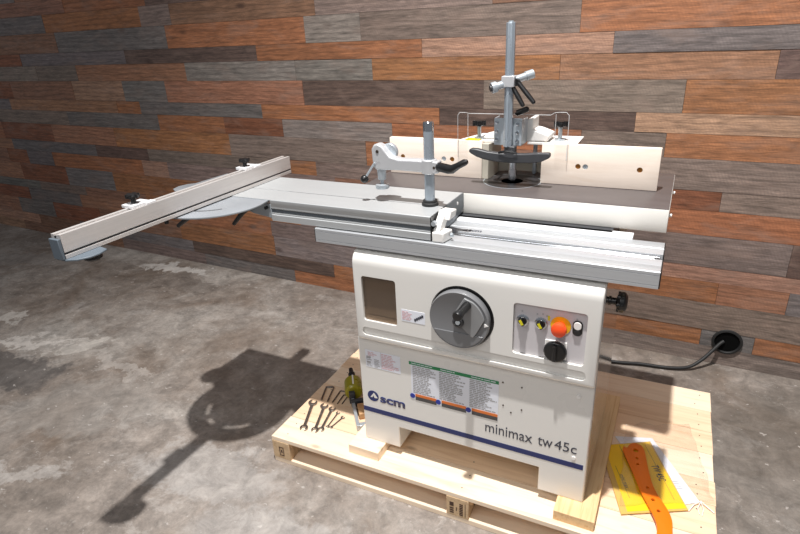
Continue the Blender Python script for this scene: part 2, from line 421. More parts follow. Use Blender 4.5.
OR, PB, BR, GR, CG, DK, LG = (154, 103, 70), (160, 124, 103), (132, 96, 76), (124, 109, 101), (112, 105, 103), (96, 78, 70), (130, 120, 114)
DO = (128, 80, 57); BO = (148, 106, 82)
rows = [
 (2.5, 2.62, []), (2.37, 2.5, []), (2.28, 2.37, []), (2.14, 2.28, []), (2.05, 2.14, []), (1.92, 2.05, []), (1.81, 1.92, []),
 (1.715, 1.81, [(-3.0, BR), (-2.2, OR), (-1.3, DK), (.2, BR), (9, OR)]),
 (1.598, 1.715, [(-3.27, CG), (-2.27, OR), (-2.0, GR), (-.93, BR), (.04, GR), (.7, BR), (9, OR)]),
 (1.465, 1.598, [(-3.18, BR), (-2.07, CG), (-1.01, OR), (-.66, LG), (.431, GR), (1.7, OR), (9, GR)]),
 (1.38, 1.465, [(-3.67, DO), (-2.49, CG), (-1.363, DK), (-.316, OR), (.573, PB), (1.6, CG), (9, OR)]),
 (1.273, 1.38, [(-3.04, GR), (-1.955, BO), (-1.1, LG), (-.604, LG), (.357, OR), (1.17, BO), (9, DK)]),
 (1.14, 1.273, [(-3.9, DO), (-3.13, BR), (-2.58, PB), (-2.166, CG), (-1.063, BO), (.005, DK), (.869, GR), (1.8, OR), (9, GR)]),
 (1.058, 1.14, [(-3.98, CG), (-2.685, BO), (-2.449, OR), (-1.9, CG), (-1.381, CG), (-.228, OR), (.693, DK), (1.9, PB), (9, GR)]),
 (.955, 1.058, [(-3.28, GR), (-2.297, CG), (-1.7, OR), (-1.239, DO), (-.504, LG), (.472, OR), (.823, GR), (1.8, OR), (9, DK)]),
 (.82, .955, [(-3.52, DO), (-2.786, BO), (-1.68, OR), (-.675, GR), (-.5, OR), (.3, BR), (1.9, GR), (9, OR)]),
 (.735, .82, [(-3.04, CG), (-2.473, DK), (-1.217, GR), (-1.027, OR), (.2, GR), (1.067, DO), (1.7, GR), (9, PB)]),
 (.622, .735, [(-3.956, DO), (-3.616, CG), (-2.56, OR), (-2.3, PB), (-.9, GR), (.3, BR), (1.9, OR), (9, GR)]),
 (.477, .622, [(-3.49, DO), (-2.92, CG), (-1.5, OR), (-.2, GR), (1.356, GR), (9, DK)]),
 (.407, .477, [(-3.9, CG), (-3.3, GR), (-2.6, BR), (-1.19, OR), (.3, GR), (1.9, PB), (9, GR)]),
 (.303, .407, [(-4.1, DO), (-3.4, CG), (-2.39, BO), (-1.44, OR), (.2, GR), (1.12, OR), (1.385, BO), (9, CG)]),
 (.17, .303, [(-3.8, CG), (-3.2, DO), (-2.3, BR), (-1.43, OR), (.4, LG), (9, GR)]),
 (.085, .17, [(-3.5, BR), (-2.2, CG), (-.97, DK), (-.3, OR), (.5, GR), (1.087, OR), (1.3, CG), (2.1, OR), (9, GR)]),
 (0., .085, [(-3.0, BR), (-2.1, GR), (-1.29, CG), (-.3, OR), (.6, CG), (1.9, GR), (9, BR)]),
]
bm = bmesh.new()
lc = bm.loops.layers.float_color.new('plank_colour'); ls = bm.loops.layers.float_color.new('plank_seed')
rnd = random.Random(3)
pal = [OR, OR, GR, CG, BR, BO, DK, LG, PB]
def plankbox(x0, x1, y0, y1, z0, z1, col, seed):
    r = bmesh.ops.create_cube(bm, size=1)['verts']
    for v in r: v.co = Vector(((x0+x1)/2+v.co.x*(x1-x0), (y0+y1)/2+v.co.y*(y1-y0), (z0+z1)/2+v.co.z*(z1-z0)))
    fs = {f for v in r for f in v.link_faces}
    for f in fs:
        for l in f.loops: l[lc] = (*col, 1); l[ls] = (*seed, 1)
for z0, z1, js in rows:
    if not js:
        x = -7+rnd.uniform(0, .5); js = []
        while x < 4: x += rnd.uniform(.4, 1.2); js.append((x, rnd.choice(pal)))
    x = -7.
    for xe, c in js:
        while x < min(xe, 4)-.001:
            e = min(xe, 4)
            if e-x > 1.3 and x < -4.2 or (e-x > 1.3 and x > 1.5): e2 = x+rnd.uniform(.7, 1.1); cc = rnd.choice(pal) if x < -4.6 or x > 1.9 else c
            else: e2 = e; cc = c
            k = rnd.uniform(.88, 1.12); lin = tuple(v*k*rnd.uniform(.96, 1.04) for v in s2l(cc))
            plankbox(x+.0006, e2-.0006, -rnd.uniform(0, .0035), .03, z0+.0006, z1-.0006, lin, (rnd.random(), rnd.random(), rnd.random()))
            x = e2
plankbox(-7, 4, .012, .12, 0, 2.62, s2l((30, 24, 20)), (0, 0, 0))
me = bpy.data.meshes.new('wall_back'); bm.to_mesh(me); bm.free()
me.materials.append(M['plank'])
wl = bpy.data.objects.new('wall_back', me); COL.objects.link(wl)
wl.location = (0, 1.2864, .0); wl.rotation_euler = (0, 0, -.0266); wl['kind'] = 'structure'
WALLY = lambda x: 1.2864-.0266*x

# cable port in the wall
px, pz = 1.195, .128; py = WALLY(px)-.004
t = thing('cable_port', 'round black cable port low in the plank wall right of the machine', 'cable port', (px, py, pz))
mb = MB(); mb.lathe([(.061, 0), (.063, .004), (.061, .009), (.053, .0105), (.050, .006), (.050, -.0), (.061, 0)], (px, py+.0, pz), (0, -1, 0), 40)
mb.build('port_rim', 'rubber', t)
mb = MB(); mb.lathe([(0, .0), (.0515, .0), (.0515, .0025), (0, .0015)], (px, py, pz), (0, -1, 0), 40)
mb.build('port_dark_disc', 'hole', t)  # black disc painting the dark inside of the open port

# ------------------------------------------------------------------ pallet
PX, PY, PA = -.3605, -.0972, .0127
t = thing('wooden_pallet', 'pale pine shipping pallet lying on the concrete under the machine', 'pallet', (PX, PY, 0), rotz=PA)
L_, D_ = 1.4956, .8906
def PM(o):   # place pallet meshes (built in pallet coordinates)
    o.parent = t; return o
ys = [(0, .126), (.1275, .262), (.2635, .37), (.3715, .506), (.5075, .63), (.6315, .76), (.7615, D_)]
for i, (a, b) in enumerate(ys):
    mb = MB(); e = [0, .003, .002, .004, 0, .003, 0][i]
    mb.box(0+e, L_-.006+[.006, .004, .006, .003, .005, .004, .006][i], a, b, .099, .1165)
    PM(mb.build('deck_board', ['pine2', 'pine', 'pine', 'pine2', 'pine', 'pine', 'pine2'][i], None, .0015))
for i, x in enumerate((0, .71, L_-.09)):
    mb = MB(); mb.box(x+.002, x+.088, .004, D_-.004, .0835, .0987); PM(mb.build('cross_board', 'pinedark', None, .001)) if i != 1 else PM(mb.build('cross_board', 'pinedark', None, .001))
for j, y in enumerate((.0, .40, D_-.095)):
    for i, x in enumerate((0, .708, L_-.078)):
        mb = MB(); mb.box(x+.0, x+.077, y-.0015, y+.095, .0205, .083 if j else .0985)
        b = PM(mb.build('block', 'endgrain', None, .0015))
        if j == 0 and i < 2:
            m2 = MB()
            if i == 1:
                for k in range(3): m2.box(x+.012+.0*k, x+.026, -.0025, -.0012, .032+.009*k, .037+.009*k)
                m2.box(x+.012, x+.026, -.0025, -.0012, .062, .078)
                for k in range(7): m2.box(x+.046, x+.058, -.0025, -.0012, .03+.0075*k, .0345+.0075*k)
                m2.box(x+.034, x+.037, -.0025, -.0012, .045, .06)
                m2.box(x+.065, x+.067, -.0025, -.0012, .028, .084)
            else:
                m2.box(x+.03, x+.033, -.0025, -.0012, .035, .075); m2.box(x+.047, x+.05, -.0025, -.0012, .035, .075)
                m2.box(x+.03, x+.05, -.0025, -.0012, .035, .038); m2.box(x+.03, x+.05, -.0025, -.0012, .072, .075)
                m2.box(x+.037, x+.043, -.0025, -.0012, .048, .062)
            s = m2.build('stamp_mark', 'stamp', None); s.parent = b
for y0, y1 in ((0, .1), (.395, .5), (D_-.1, D_)):
    mb = MB(); mb.box(0, L_, y0, y1, 0, .02); PM(mb.build('bottom_board', 'pine2' if y0 == 0 else 'pinedark', None, .0015))
mb = MB(); mb.box(.08, .706, .105, .125, .0205, .083); mb.box(.79, L_-.08, .105, .125, .0205, .083); PM(mb.build('inner_stringer', 'pinedark', None, .001))
for k, (a, b) in enumerate(ys):
    for x in (.045, .752, L_-.045) if k < 6 else (L_-.045,):
        for y in (a+.032, b-.032):
            mb = MB(); xx = x+rnd.uniform(-.012, .012); mb.cyl((xx, y, .1164), (xx, y, .1169), .0024, seg=8); PM(mb.build('nail_head', 'nail', None))

# feet boards ----------------------------------------------------------------
for x0, x1, lab, mt in ((-.041, .080, 'thick wooden support board under the left feet of the machine', 'pine2'),
                        (.686, .805, 'thick wooden support board under the right feet of the machine, near papers', 'pine')):
    mb = MB(); mb.box(x0, x1, -.058 if x0 < 0 else -.064, .6, .1168, .1525, Matrix.Rotation(.0, 3, 'Z'))
    tag(mb.build('support_board', wood('support_pine', (232, 200, 152), (206, 160, 108), (26, 1.2, 26)) if x0 > 0 else M['pine2'], None, .0015), lab, 'board', 'support boards under the machine feet')

# ------------------------------------------------------------------ machine
T = thing('spindle_moulder', 'white spindle moulder woodworking machine with sliding aluminium table, standing on the wooden pallet', 'woodworking machine', (.38, .25, .1525))
ZB = .1525
# cabinet
mb = MB()
mb.prism([(0, ZB), (.139, ZB), (.139, .2405), (.622, .2405), (.622, ZB), (.7606, ZB), (.7606, .6), (.7606, .885), (.012, .885), (.012, .6), (0, .575)], 'y', 0, .5)
cab = mb.build('cabinet', 'white', T, .003)
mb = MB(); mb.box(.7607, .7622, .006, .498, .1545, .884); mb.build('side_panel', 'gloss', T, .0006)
# stripe, logo, names
mb = MB(); mb.box(.002, .7515, -.0009, -.0001, .2765, .295); mb.build('blue_stripe', 'navy', cab)
cx, cz, r = .0435, .346, .0215
mb = MB()
pts = [(cx+r*math.cos(a*math.pi/24), cz+r*math.sin(a*math.pi/24)) for a in range(48)]
mb.prism(pts, 'y', -.0009, -.0001)
lg = mb.build('logo_disc', 'navy', cab)
mb = MB(); mb.prism([(cx+.004, cz+.015), (cx-.011, cz-.006), (cx-.003, cz-.0055), (cx+.002, cz+.003), (cx+.0045, cz-.006), (cx+.011, cz-.0065), (cx+.0175, cz-.004)], 'y', -.0014, -.0008)
mb.build('logo_triangle', 'white', lg)
text('maker_lettering', 'scm', 'navy', cab, (.071, .166, .3265, .3515), FRONT(-.0001), .0009, .035)
text('model_lettering', 'minimax', 'greyprint', cab, (.448, .597, .325, .361), FRONT(-.0001), .0009)
text('model_lettering', 'tw', 'greyprint', cab, (.614, .658, .327, .358), FRONT(-.0001), .0009)
text('model_lettering', '45c', 'greyprint', cab, (.664, .729, .329, .363), FRONT(-.0001), .0009)
# warning sticker
mb = MB(); mb.box(.188, .488, -.0008, -.0001, .512, .5235); mb.box(.1935, .488, -.0008, -.0001, .378, .512)
ws = mb.build('warning_sticker', 'paperwhite', cab, smooth=False)
mb = MB(); mb.box(.188, .488, -.0014, -.0008, .512, .5235); mb.build('green_header', 'green', ws, smooth=False)
for k, (a, b) in enumerate(((.196, .275), (.298, .375), (.400, .48))):
    mb = MB(); text_lines(mb, a, b, .516, .5205, -.0014, 1, .95, k); mb.build('header_text', 'paperwhite', ws, smooth=False)
mb = MB()
for k, (a, b) in enumerate(((.200, .281), (.293, .381), (.395, .484))): text_lines(mb, a, b, .404, .510, -.0008, 16, .95, 10+k, hfrac=.62)
mb.build('text_block', 'finetext', ws, smooth=False)
for a, b in ((.207, .282), (.300, .384), (.403, .487)):
    mb = MB(); mb.box(a, b, -.0014, -.0008, .391, .401); mb.build('orange_strip', 'orangeprint', ws, smooth=False)
    mb = MB(); mb.box(a, b, -.0014, -.0008, .377, .391); mb.build('dark_strip', 'darkprint', ws, smooth=False)
for a in (.1965, .2885, .3915):
    mb = MB(); mb.cyl((a, -.0002, .391), (a, -.0018, .391), .009); p = mb.build('blue_pictogram', 'blueprint', ws)
# data plate
mb = MB(); mb.box(.0255, .156, -.0008, -.0001, .464, .5305); dp = mb.build('setting_sticker', 'paperwhite', cab, smooth=False)
mb = MB(); text_lines(mb, .086, .150, .468, .527, -.0008, 10, 1., 31); text_lines(mb, .035, .07, .508, .525, -.0008, 3, 1, 32); mb.build('pink_text', 'pinktext', dp, smooth=False)
mb = MB(); text_lines(mb, .028, .052, .468, .478, -.0008, 2, 1, 33); text_lines(mb, .028, .05, .49, .502, -.0008, 2, 1, 34); mb.box(.029, .044, -.0013, -.0008, .479, .487); mb.box(.029, .046, -.0013, -.0008, .5, .507)
text_lines(mb, .058, .082, .466, .50, -.0008, 6, .8, 35); mb.box(.0835, .0842, -.0012, -.0008, .464, .5305); mb.build('fine_text', 'finetext', dp, smooth=False)
for x, z in ((.5, .523), (.558, .52), (.503, .441), (.528, .421), (.56, .44)):
    mb = MB(); mb.cyl((x, 0, z), (x, -.0015, z), .0026, seg=12); mb.build('rivet', 'nail', cab)
for x, z in ((.72, .534), (.722, .314)):
    mb = MB(); mb.cyl((x, 0, z), (x, -.004, z), .006, seg=16); mb.build('plug', 'whiteplastic', cab)

# moulded upper cover -------------------------------------------------------
prof = [(.06, .578), (-.012, .578), (-.02, .586), (-.02, .846)]
for i in range(1, 9):
    a = R(90*i/8); prof.append((.022-.042*math.cos(a), .848+.042*math.sin(a)))
prof += [(.06, .89)]
mb = MB(); mb.prism(prof, 'x', .013, .761)
cov = mb.build('front_cover', 'white', T, .006, 3)
c1 = MB(); c1.prism(rrect(.043, .1625, .655, .811, .009), 'y', -.1, .03)
c2 = MB(); c2.prism(rrect(.5285, .7265, .645, .806, .010), 'y', -.1, -.008)
c3 = MB(); c3.prism(rrect(.034, .735, .600, .630, .013), 'y', -.1, -.0125)
c4 = MB(); c4.cyl((.376, -.1, .731), (.376, -.011, .731), .0985, seg=64)
c5 = MB(); c5.cyl((.376, -.0125, .731), (.376, .02, .731), .02, seg=16)
bpy.context.view_layer.update()
cut(cov, [c1, c2, c3, c4])
mb = MB(); mb.box(.046, .1595, .0302, .034, .65, .813); mb.box(.05, .1595, .0, .028, .667, .669)
win = mb.build('speed_window', 'brownint', T, smooth=False)
mb = MB(); mb.prism(rrect(.0435, .162, .6555, .8105, .0085), 'y', -.0125, -.0115); mb.build('window_pane', 'glass', win)
mb = MB(); mb.box(.118, .145, .012, .03, .735, .775); mb.build('pulley_bracket', 'capgrey', win, .002)
# small sticker
mb = MB(); mb.box(.179, .2585, -.0208, -.0201, .680, .7205); st = mb.build('symbol_sticker', 'paperwhite', cov, smooth=False)
mb = MB(); text_lines(mb, .182, .216, .685, .716, -.0208, 6, 1, 41); mb.build('pink_text', 'pinktext', st, smooth=False)
mb = MB()
for k in range(5): mb.box(.2225+.0062*k, .2290+.0062*k, -.0213, -.0208, .686+.004*k, .695+.0042*k)
mb.build('symbol_mark', 'greyprint', st, smooth=False)

# handwheel ------------------------------------------------------------------
mb = MB(); mb.lathe([(0, 0), (.0965, 0), (.0965, .001), (0, .001)], (.376, -.0112, .731), (0, -1, 0), 64); mb.build('wheel_recess', 'black', T)
hx, hz = .372, .7265
mb = MB(); mb.lathe([(0, 0.001), (.0915, 0.001), (.0915, .020), (.089, .025), (.086, .0235), (0, .0235)], (hx, -.014, hz), (0, -1, 0), 72)
hw = mb.build('handwheel', 'grey', T)
mb = MB()
fan = [(hx-.012, hz-.02)]
pts = [(hx+.082*math.cos(R(a)), hz+.082*math.sin(R(a))) for a in range(-28, 62, 5)]
mb.prism([(hx-.014, hz-.004), (hx+.012, hz-.016), (hx+.045, hz-.045)]+[(hx+.064*math.cos(R(a)), hz+.064*math.sin(R(a))) for a in range(-44, -24, 5)]+pts[8:]+[(hx+.02, hz+.078), (hx-.008, hz+.03)], 'y', -.0435, -.037)
mb.build('wheel_arm', 'greylt', hw, .003)
mb = MB(); mb.prism([(hx+.0855*math.cos(R(a)), hz+.0855*math.sin(R(a))) for a in range(207, 334, 6)], 'y', -.0405, -.037)
mb.build('wheel_segment', 'grey', hw, .0015)
mb = MB(); mb.lathe([(0, 0), (.017, 0), (.017, .006), (.012, .008), (.0115, .005), (0, .005)], (hx+.003, -.0425, hz), (0, -1, 0), 28)
mb.build('wheel_hub', 'dkgrey', hw)
mb = MB(); mb.lathe([(0, 0), (.008, 0), (.007, .006), (0, .006)], (hx+.003, -.046, hz), (0, -1, 0), 6); mb.build('hub_bolt', 'galv', hw)
mb = MB(); mb.lathe([(0, 0), (.0125, 0), (.0125, .012), (.0115, .04), (.0155, .06), (.013, .066), (0, .067)], (.402, -.043, .785), (-.12, -1, -.12), 28)
mb.build('crank_handle', 'black', hw)
mb = MB(); mb.prism([(hx+.091, hz), (hx+.079, hz+.006), (hx+.079, hz-.006)], 'y', -.0395, -.037); mb.build('pointer_mark', 'whiteplastic', hw)

# control panel --------------------------------------------------------------
mb = MB(); mb.prism(rrect(.5295, .7255, .646, .805, .009), 'y', -.0105, -.0079)
cp = mb.build('control_panel', 'panel', T)
PYf = -.0105
for x in (.554, .605):
    mb = MB(); mb.lathe([(0, 0), (.0175, 0), (.0175, .004), (.0140, .006), (0, .006)], (x, PYf, .752), (0, -1, 0), 28)
    s = mb.build('selector_switch', 'chrome', cp)
    mb = MB(); mb.lathe([(0, 0), (.0128, 0), (.012, .004), (0, .004)], (x, PYf-.006, .752), (0, -1, 0), 28)
    mb.box(x-.0045, x+.0045, PYf-.02, PYf-.008, .7415, .7625, Matrix.Rotation(R(-30), 3, 'Y'))
    s2 = mb.build('switch_knob', 'black', cp, .001)
    mb = MB(); mb.box(x-.0036, x+.0036, PYf-.0212, PYf-.0198, .745, .7605, Matrix.Rotation(R(-30), 3, 'Y'), (x, PYf, .752)); mb.build('switch_marker', 'yellowkey', s2)
for x, z in ((.549, .777), (.591, .775), (.606, .778), (.617, .774), (.696, .779)):
    mb = MB(); mb.box(x, x+.004, PYf-.0006, PYf, z, z+.005); mb.build('panel_mark', 'finetext', cp)
mb = MB(); mb.box(.6215, .6275, PYf-.0006, PYf, .764, .778); mb.build('yellow_mark', 'yellowkey', cp)
mb = MB(); mb.lathe([(0, 0), (.0275, 0), (.027, .0015), (0, .0015)], (.657, PYf, .754), (0, -1, 0), 36); es = mb.build('emergency_stop', 'yellow', cp)
mb = MB(); mb.lathe([(0, 0), (.013, 0), (.013, .012), (.0195, .016), (.021, .024), (.019, .031), (.012, .035), (0, .036)], (.657, PYf-.0015, .754), (0, -1, 0), 36); mb.build('mushroom_button', 'red', es)
mb = MB(); mb.prism(rrect(.6885, .7145, .7325, .7785, .0128, 8), 'y', PYf-.003, PYf); pb = mb.build('start_stop_switch', 'black', cp, .001)
mb = MB(); mb.prism(rrect(.6915, .7115, .7525, .7755, .0098, 8), 'y', PYf-.0062, PYf-.003); mb.build('start_button', 'whiteplastic', pb, .001)
mb = MB(); mb.prism(rrect(.6925, .7105, .736, .7505, .006, 8), 'y', PYf-.0058, PYf-.003); mb.build('stop_button', 'rubber', pb, .001)
mb = MB(); mb.box(.6185, .6785, PYf-.004, PYf, .6505, .7065); iso = mb.build('main_switch', 'whiteplastic', cp, .002)
mb = MB(); mb.lathe([(0, 0), (.0305, 0), (.032, .004), (.031, .011), (.027, .014), (0, .014)], (.649, PYf-.004, .6765), (0, -1, 0), 40)
mb.box(.644, .654, PYf-.026, PYf-.012, .652, .701); mb.build('rotary_knob', 'black', iso, .0015)
mb = MB()
for k in range(4): mb.box(.665+.001*k, .668+.001*k, PYf-.0045, PYf-.004, .655+.012*k, .658+.012*k)
mb.build('switch_symbol', 'greyprint', iso)

# side knob ----------------------------------------------------------------
mb = MB(); mb.cyl((.760, .06, .818), (.785, .06, .818), .0095); mb.cyl((.765, .06, .818), (.772, .06, .818), .0125)
mb.lathe([(0, 0), (.012, 0), (.024, .005), (.028, .012), (.0265, .022), (.018, .028), (0, .029)], (.784, .06, .818), (1, 0, 0), 28)
for k in range(6):
    a = k*math.pi/3; mb.cyl((.787, .06+.0205*math.cos(a), .818+.0205*math.sin(a)), (.804, .06+.0205*math.cos(a), .818+.0205*math.sin(a)), .0075, seg=12)
mb.build('side_knob', 'black', T, .001)

# table support, table ----------------------------------------------------------
mb = MB(); mb.box(.04, .74, .03, .49, .8855, .90); mb.box(.06, .74, .23, .49, .8855, .9505); mb.build('table_support', 'dkgrey', T)
def mkcut(): c = MB(); c.cyl((.385, .448, .9), (.385, .448, 1.1), .036, seg=48); return c
mb = MB(); mb.box(-.09, .879, .267, .692, .951, 1.0188)
tb = mb.build('table', 'cream', T, .003); bpy.context.view_layer.update(); cut(tb, [mkcut()])
mb = MB(); mb.box(-.0885, .8775, .2685, .6905, 1.0175, 1.0203)
tt = mb.build('table_surface', 'cast', T, .0008); cut(tt, [mkcut()])
mb = MB(); mb.lathe([(.0365, .0), (.094, .0), (.0945, .0008), (.037, .0008), (.0365, 0)], (.385, .448, 1.0204), (0, 0, 1), 64)
rg = mb.build('table_ring', 'ringiron', T)
mb = MB(); mb.lathe([(.0945, .0), (.0975, .0), (.0975, .0006), (.0945, .0006), (.0945, 0)], (.385, .448, 1.0204), (0, 0, 1), 64); mb.build('ring_rim', 'galv', rg)
for y, z in ((.33, .985), (.58, .985)):
    mb = MB(); mb.cyl((.8785, y, z), (.8865, y, z), .005, seg=14); mb.build('table_screw', 'whiteplastic', T)
mb = MB(); mb.cyl((.385, .448, .94), (.385, .448, 1.10), .0125); mb.cyl((.385, .448, 1.03), (.385, .448, 1.062), .014); mb.cyl((.385, .448, .94), (.385, .448, .985), .034)
mb.build('spindle', 'chrome', T)

# slide rail -----------------------------------------------------------------
pr = [(-.008, .8995), (-.008, .907), (-.0066, .9075), (-.0066, .9083), (-.008, .909), (-.008, .934), (-.0066, .9345), (-.0066, .9353), (-.008, .936), (-.008, .943), (-.006, .9452), (.030, .9452), (.031, .9446), (.033, .9446), (.034, .9452), (.074, .9452), (.075, .934), (.108, .934), (.109, .9455), (.112, .9462), (.15, .9462), (.151, .9452), (.154, .9452), (.155, .9462), (.200, .9462), (.204, .944), (.204, .8995)]
mb = MB(); mb.prism(pr, 'x', -.1205, .8795); rl = mb.build('slide_rail', 'alu', T)
mb = MB(); mb.box(-.1203, .797, .2042, .246, .915, .9505); mb.build('rail_ledge', 'alubright', rl, .001)
mb = MB(); mb.box(-.1203, .8793, .0753, .1077, .9341, .9346); mb.build('channel_shade_strip', 'dkgrey', rl)  # dark strip stands in for the shade in the rail recess
for y in (.085, .098):
    mb = MB(); mb.cyl((-.12, y, .9395), (.872, y, .9395), .0042, seg=16); mb.build('guide_rod', 'chrome', rl)
mb = MB(); mb.box(.86, .875, .077, .088, .937, .9452); mb.build('rod_clamp', 'dkgrey', rl)
for x0, x1 in ((.8797, .8828), (-.1238, -.1207)):
    mb = MB(); mb.prism([(-.0065, .9005), (-.0065, .944), (.073, .944), (.074, .933), (.109, .933), (.110, .945), (.203, .945), (.203, .9005)], 'x', x0, x1); mb.build('rail_end_cap', 'black', rl)
for x in (.05, .735):
    mb = MB(); mb.cyl((x, .02, .888), (x, .02, .9), .006); mb.build('rail_bolt', 'nail', rl)
text('rail_lettering', 'scm', 'greyprint', rl, (.345, .385, .118, .134), ((0, 0, .9462), (1, 0, 0), (0, 1, 0), (0, 0, 1)), .0005, .03)
mb = MB(); mb.prism([(.326, .118), (.342, .118), (.340, .134)], 'z', .9462, .9467); mb.build('rail_logo', 'greyprint', rl)

# sliding table --------------------------------------------------------------
pr = [(0, .949), (0, .969), (.002, .971), (.002, .9755), (.010, .9765), (.010, .988), (.004, .989), (.001, .993), (.0015, 1.0), (0, 1.003), (0, 1.0185), (.0015, 1.02),
      (.1035, 1.02), (.1035, 1.012), (.1075, 1.012), (.1075, 1.02), (.2645, 1.02), (.266, 1.0185), (.266, .956), (.196, .956), (.196, .949)]
mb = MB(); mb.prism(pr, 'x', -.292, .2745); sl = mb.build('sliding_table', 'alutop', T)
pr2 = [(0, 1.0176), (0, 1.0195), (.0005, 1.02), (.1035, 1.02), (.1035, 1.0188), (.1075, 1.0188), (.1075, 1.02), (.2655, 1.02), (.266, 1.0195), (.266, 1.0176)]
mb = MB(); mb.prism(pr2, 'x', -.462, -.2922); mb.build('table_extension', 'alutop', sl)
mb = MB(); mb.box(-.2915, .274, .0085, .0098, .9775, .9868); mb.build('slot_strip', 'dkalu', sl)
mb = MB(); mb.box(.2747, .277, .0005, .1, .9495, 1.0165); mb.build('end_cap', 'black', sl)
mb = MB(); mb.prism([(.1, .95), (.1, 1.019), (.2655, 1.019), (.2655, .973), (.235, .957), (.19, .957), (.19, .95)], 'x', .2747, .2778); ep = mb.build('end_plate', 'dkalu', sl)
mb = MB(); mb.cyl((.277, .21, 1.0), (.279, .21, 1.0), .0055, seg=12); mb.build('end_screw', 'whiteplastic', sl)
# white lock block at the end of the sliding table
mb = MB(); mb.prism([(.279, -.002), (.315, -.002), (.325, .045), (.279, .045)], 'z', .9465, .976)
mb.prism([(-.0, .974), (.045, .974), (.085, 1.016), (.045, 1.020), (.02, 1.0)], 'x', .281, .302)
mb.prism([(.04, 1.0), (.09, 1.0), (.10, 1.020), (.05, 1.026)], 'x', .279, .318)
lb = mb.build('table_lock', 'whiteplastic', T, .004, 3)
mb = MB(); mb.cyl((.284, -.001, 1.0), (.284, .012, 1.0), .007, seg=14); mb.cyl((.325, .03, .962), (.332, .03, .962), .006, seg=12); mb.build('lock_pin', 'galv', lb)
# left brackets of the sliding table
mb = MB(); mb.box(-.2955, -.2925, .0, .15, .954, 1.0045); mb.prism([(-.2925, .957), (-.30, .955), (-.375, .964), (-.43, .985), (-.43, 1.0), (-.36, 1.0), (-.2925, 1.004)], 'y', .008, .02)
mb.build('slide_bracket', 'galv', T, .001)
mb = MB(); mb.cyl((-.315, .008, .99), (-.315, -.001, .99), .0055, seg=12); mb.build('bracket_bolt', 'black', T)

# crosscut fence assembly -------------------------------------------------------
# round mitre plate under the fence with curved slots
pcx, pcy, pr_ = -.474, -.060, .181
mb = MB()
outl = [(pcx+pr_*math.cos(R(a)), pcy+pr_*math.sin(R(a))) for a in range(164, 380, 6)]
outl += [(-.30, .004), (-.32, .2), (-.40, .262), (-.712, .262), (-.722, .105), (-.742, .085), (-.752, .05), (-.742, .015), (-.715, -.002), (-.675, .012)]
mb.prism(outl, 'z', 1.0120, 1.0172)
mp_ = mb.build('mitre_plate', 'plate', T, .0008)
def arc(r0, r1, a0, a1):
    o = [(pcx+r1*math.cos(R(a)), pcy+r1*math.sin(R(a))) for a in range(a0, a1+1, 5)]
    return o+[(pcx+r0*math.cos(R(a)), pcy+r0*math.sin(R(a))) for a in range(a1, a0-1, -5)]
cc = []
for a0, a1 in ((196, 226), (240, 325)):
    c = MB(); c.prism(arc(.107, .117, a0, a1), 'z', 1.0, 1.03); cc.append(c)
cut(mp_, cc)
# fence extrusion: profile in x,z
FX0, FX1, FZ0, FZ1 = -.4855, -.4506, 1.0215, 1.0845
prf = [(FX0, FZ0), (FX1, FZ0), (FX1, 1.031), (FX1-.0045, 1.0325), (FX1-.0045, 1.0365), (FX1, 1.038), (FX1, FZ1), (-.459, FZ1), (-.4595, FZ1-.0015), (-.465, FZ1-.0015), (-.4655, FZ1-.009), (-.4745, FZ1-.009), (-.475, FZ1), (FX0, FZ1)]
mb = MB(); mb.prism(prf, 'y', -.6, .333); cf = mb.build('crosscut_fence', 'alufence', T)
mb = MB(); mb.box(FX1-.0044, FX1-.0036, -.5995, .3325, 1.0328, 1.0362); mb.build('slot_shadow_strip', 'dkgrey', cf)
# end cap with rounded shoe
mb = MB(); mb.prism([(FX0-.001, 1.0205), (FX0-.001, 1.0745), (FX1-.0005, 1.0745), (FX1-.0005, 1.0205)], 'y', -.609, -.601)
mb.prism([(-.486, -.604), (-.449, -.604), (-.425, -.59), (-.41, -.565), (-.408, -.54), (-.418, -.51), (-.455, -.503), (-.486, -.51)], 'z', 1.0155, 1.0207)
cap = mb.build('fence_end_cap', 'capgrey', cf, .0015)
mb = MB(); mb.lathe([(0, 0), (.014, 0), (.022, -.004), (.023, -.013), (.018, -.018), (0, -.019)], (-.445, -.535, 1.015), (0, 0, 1), 24); mb.build('shoe_knob', 'black', cap)
mb = MB(); mb.cyl((-.47, -.598, 1.078), (-.47, -.601, 1.078), .003, seg=12); mb.build('slot_hole', 'black', cf)
# two fence stops
for y in (-.335, .135):
    mb = MB(); mb.box(-.5, -.455, y-.045, y+.02, FZ1+.0003, FZ1+.009); mb.box(-.474, -.452, y-.0, y+.034, FZ1+.0003, FZ1+.006)
    fs = mb.build('fence_stop', 'alubright', cf, .001)
    mb = MB(); mb.cyl((-.478, y-.02, FZ1+.009), (-.478, y-.02, FZ1+.025), .0075, .0065, seg=16)
    mb.lathe([(0, 0), (.009, 0), (.0165, .003), (.0175, .009), (.015, .014), (.008, .0155), (0, .0155)], (-.478, y-.02, FZ1+.022), (0, 0, 1), 20)
    for k in range(6):
        a = k*math.pi/3; mb.cyl((-.478+.0145*math.cos(a), y-.02+.0145*math.sin(a), FZ1+.025), (-.478+.0145*math.cos(a), y-.02+.0145*math.sin(a), FZ1+.036), .005, seg=10)
    mb.build('stop_knob', 'black', cf)
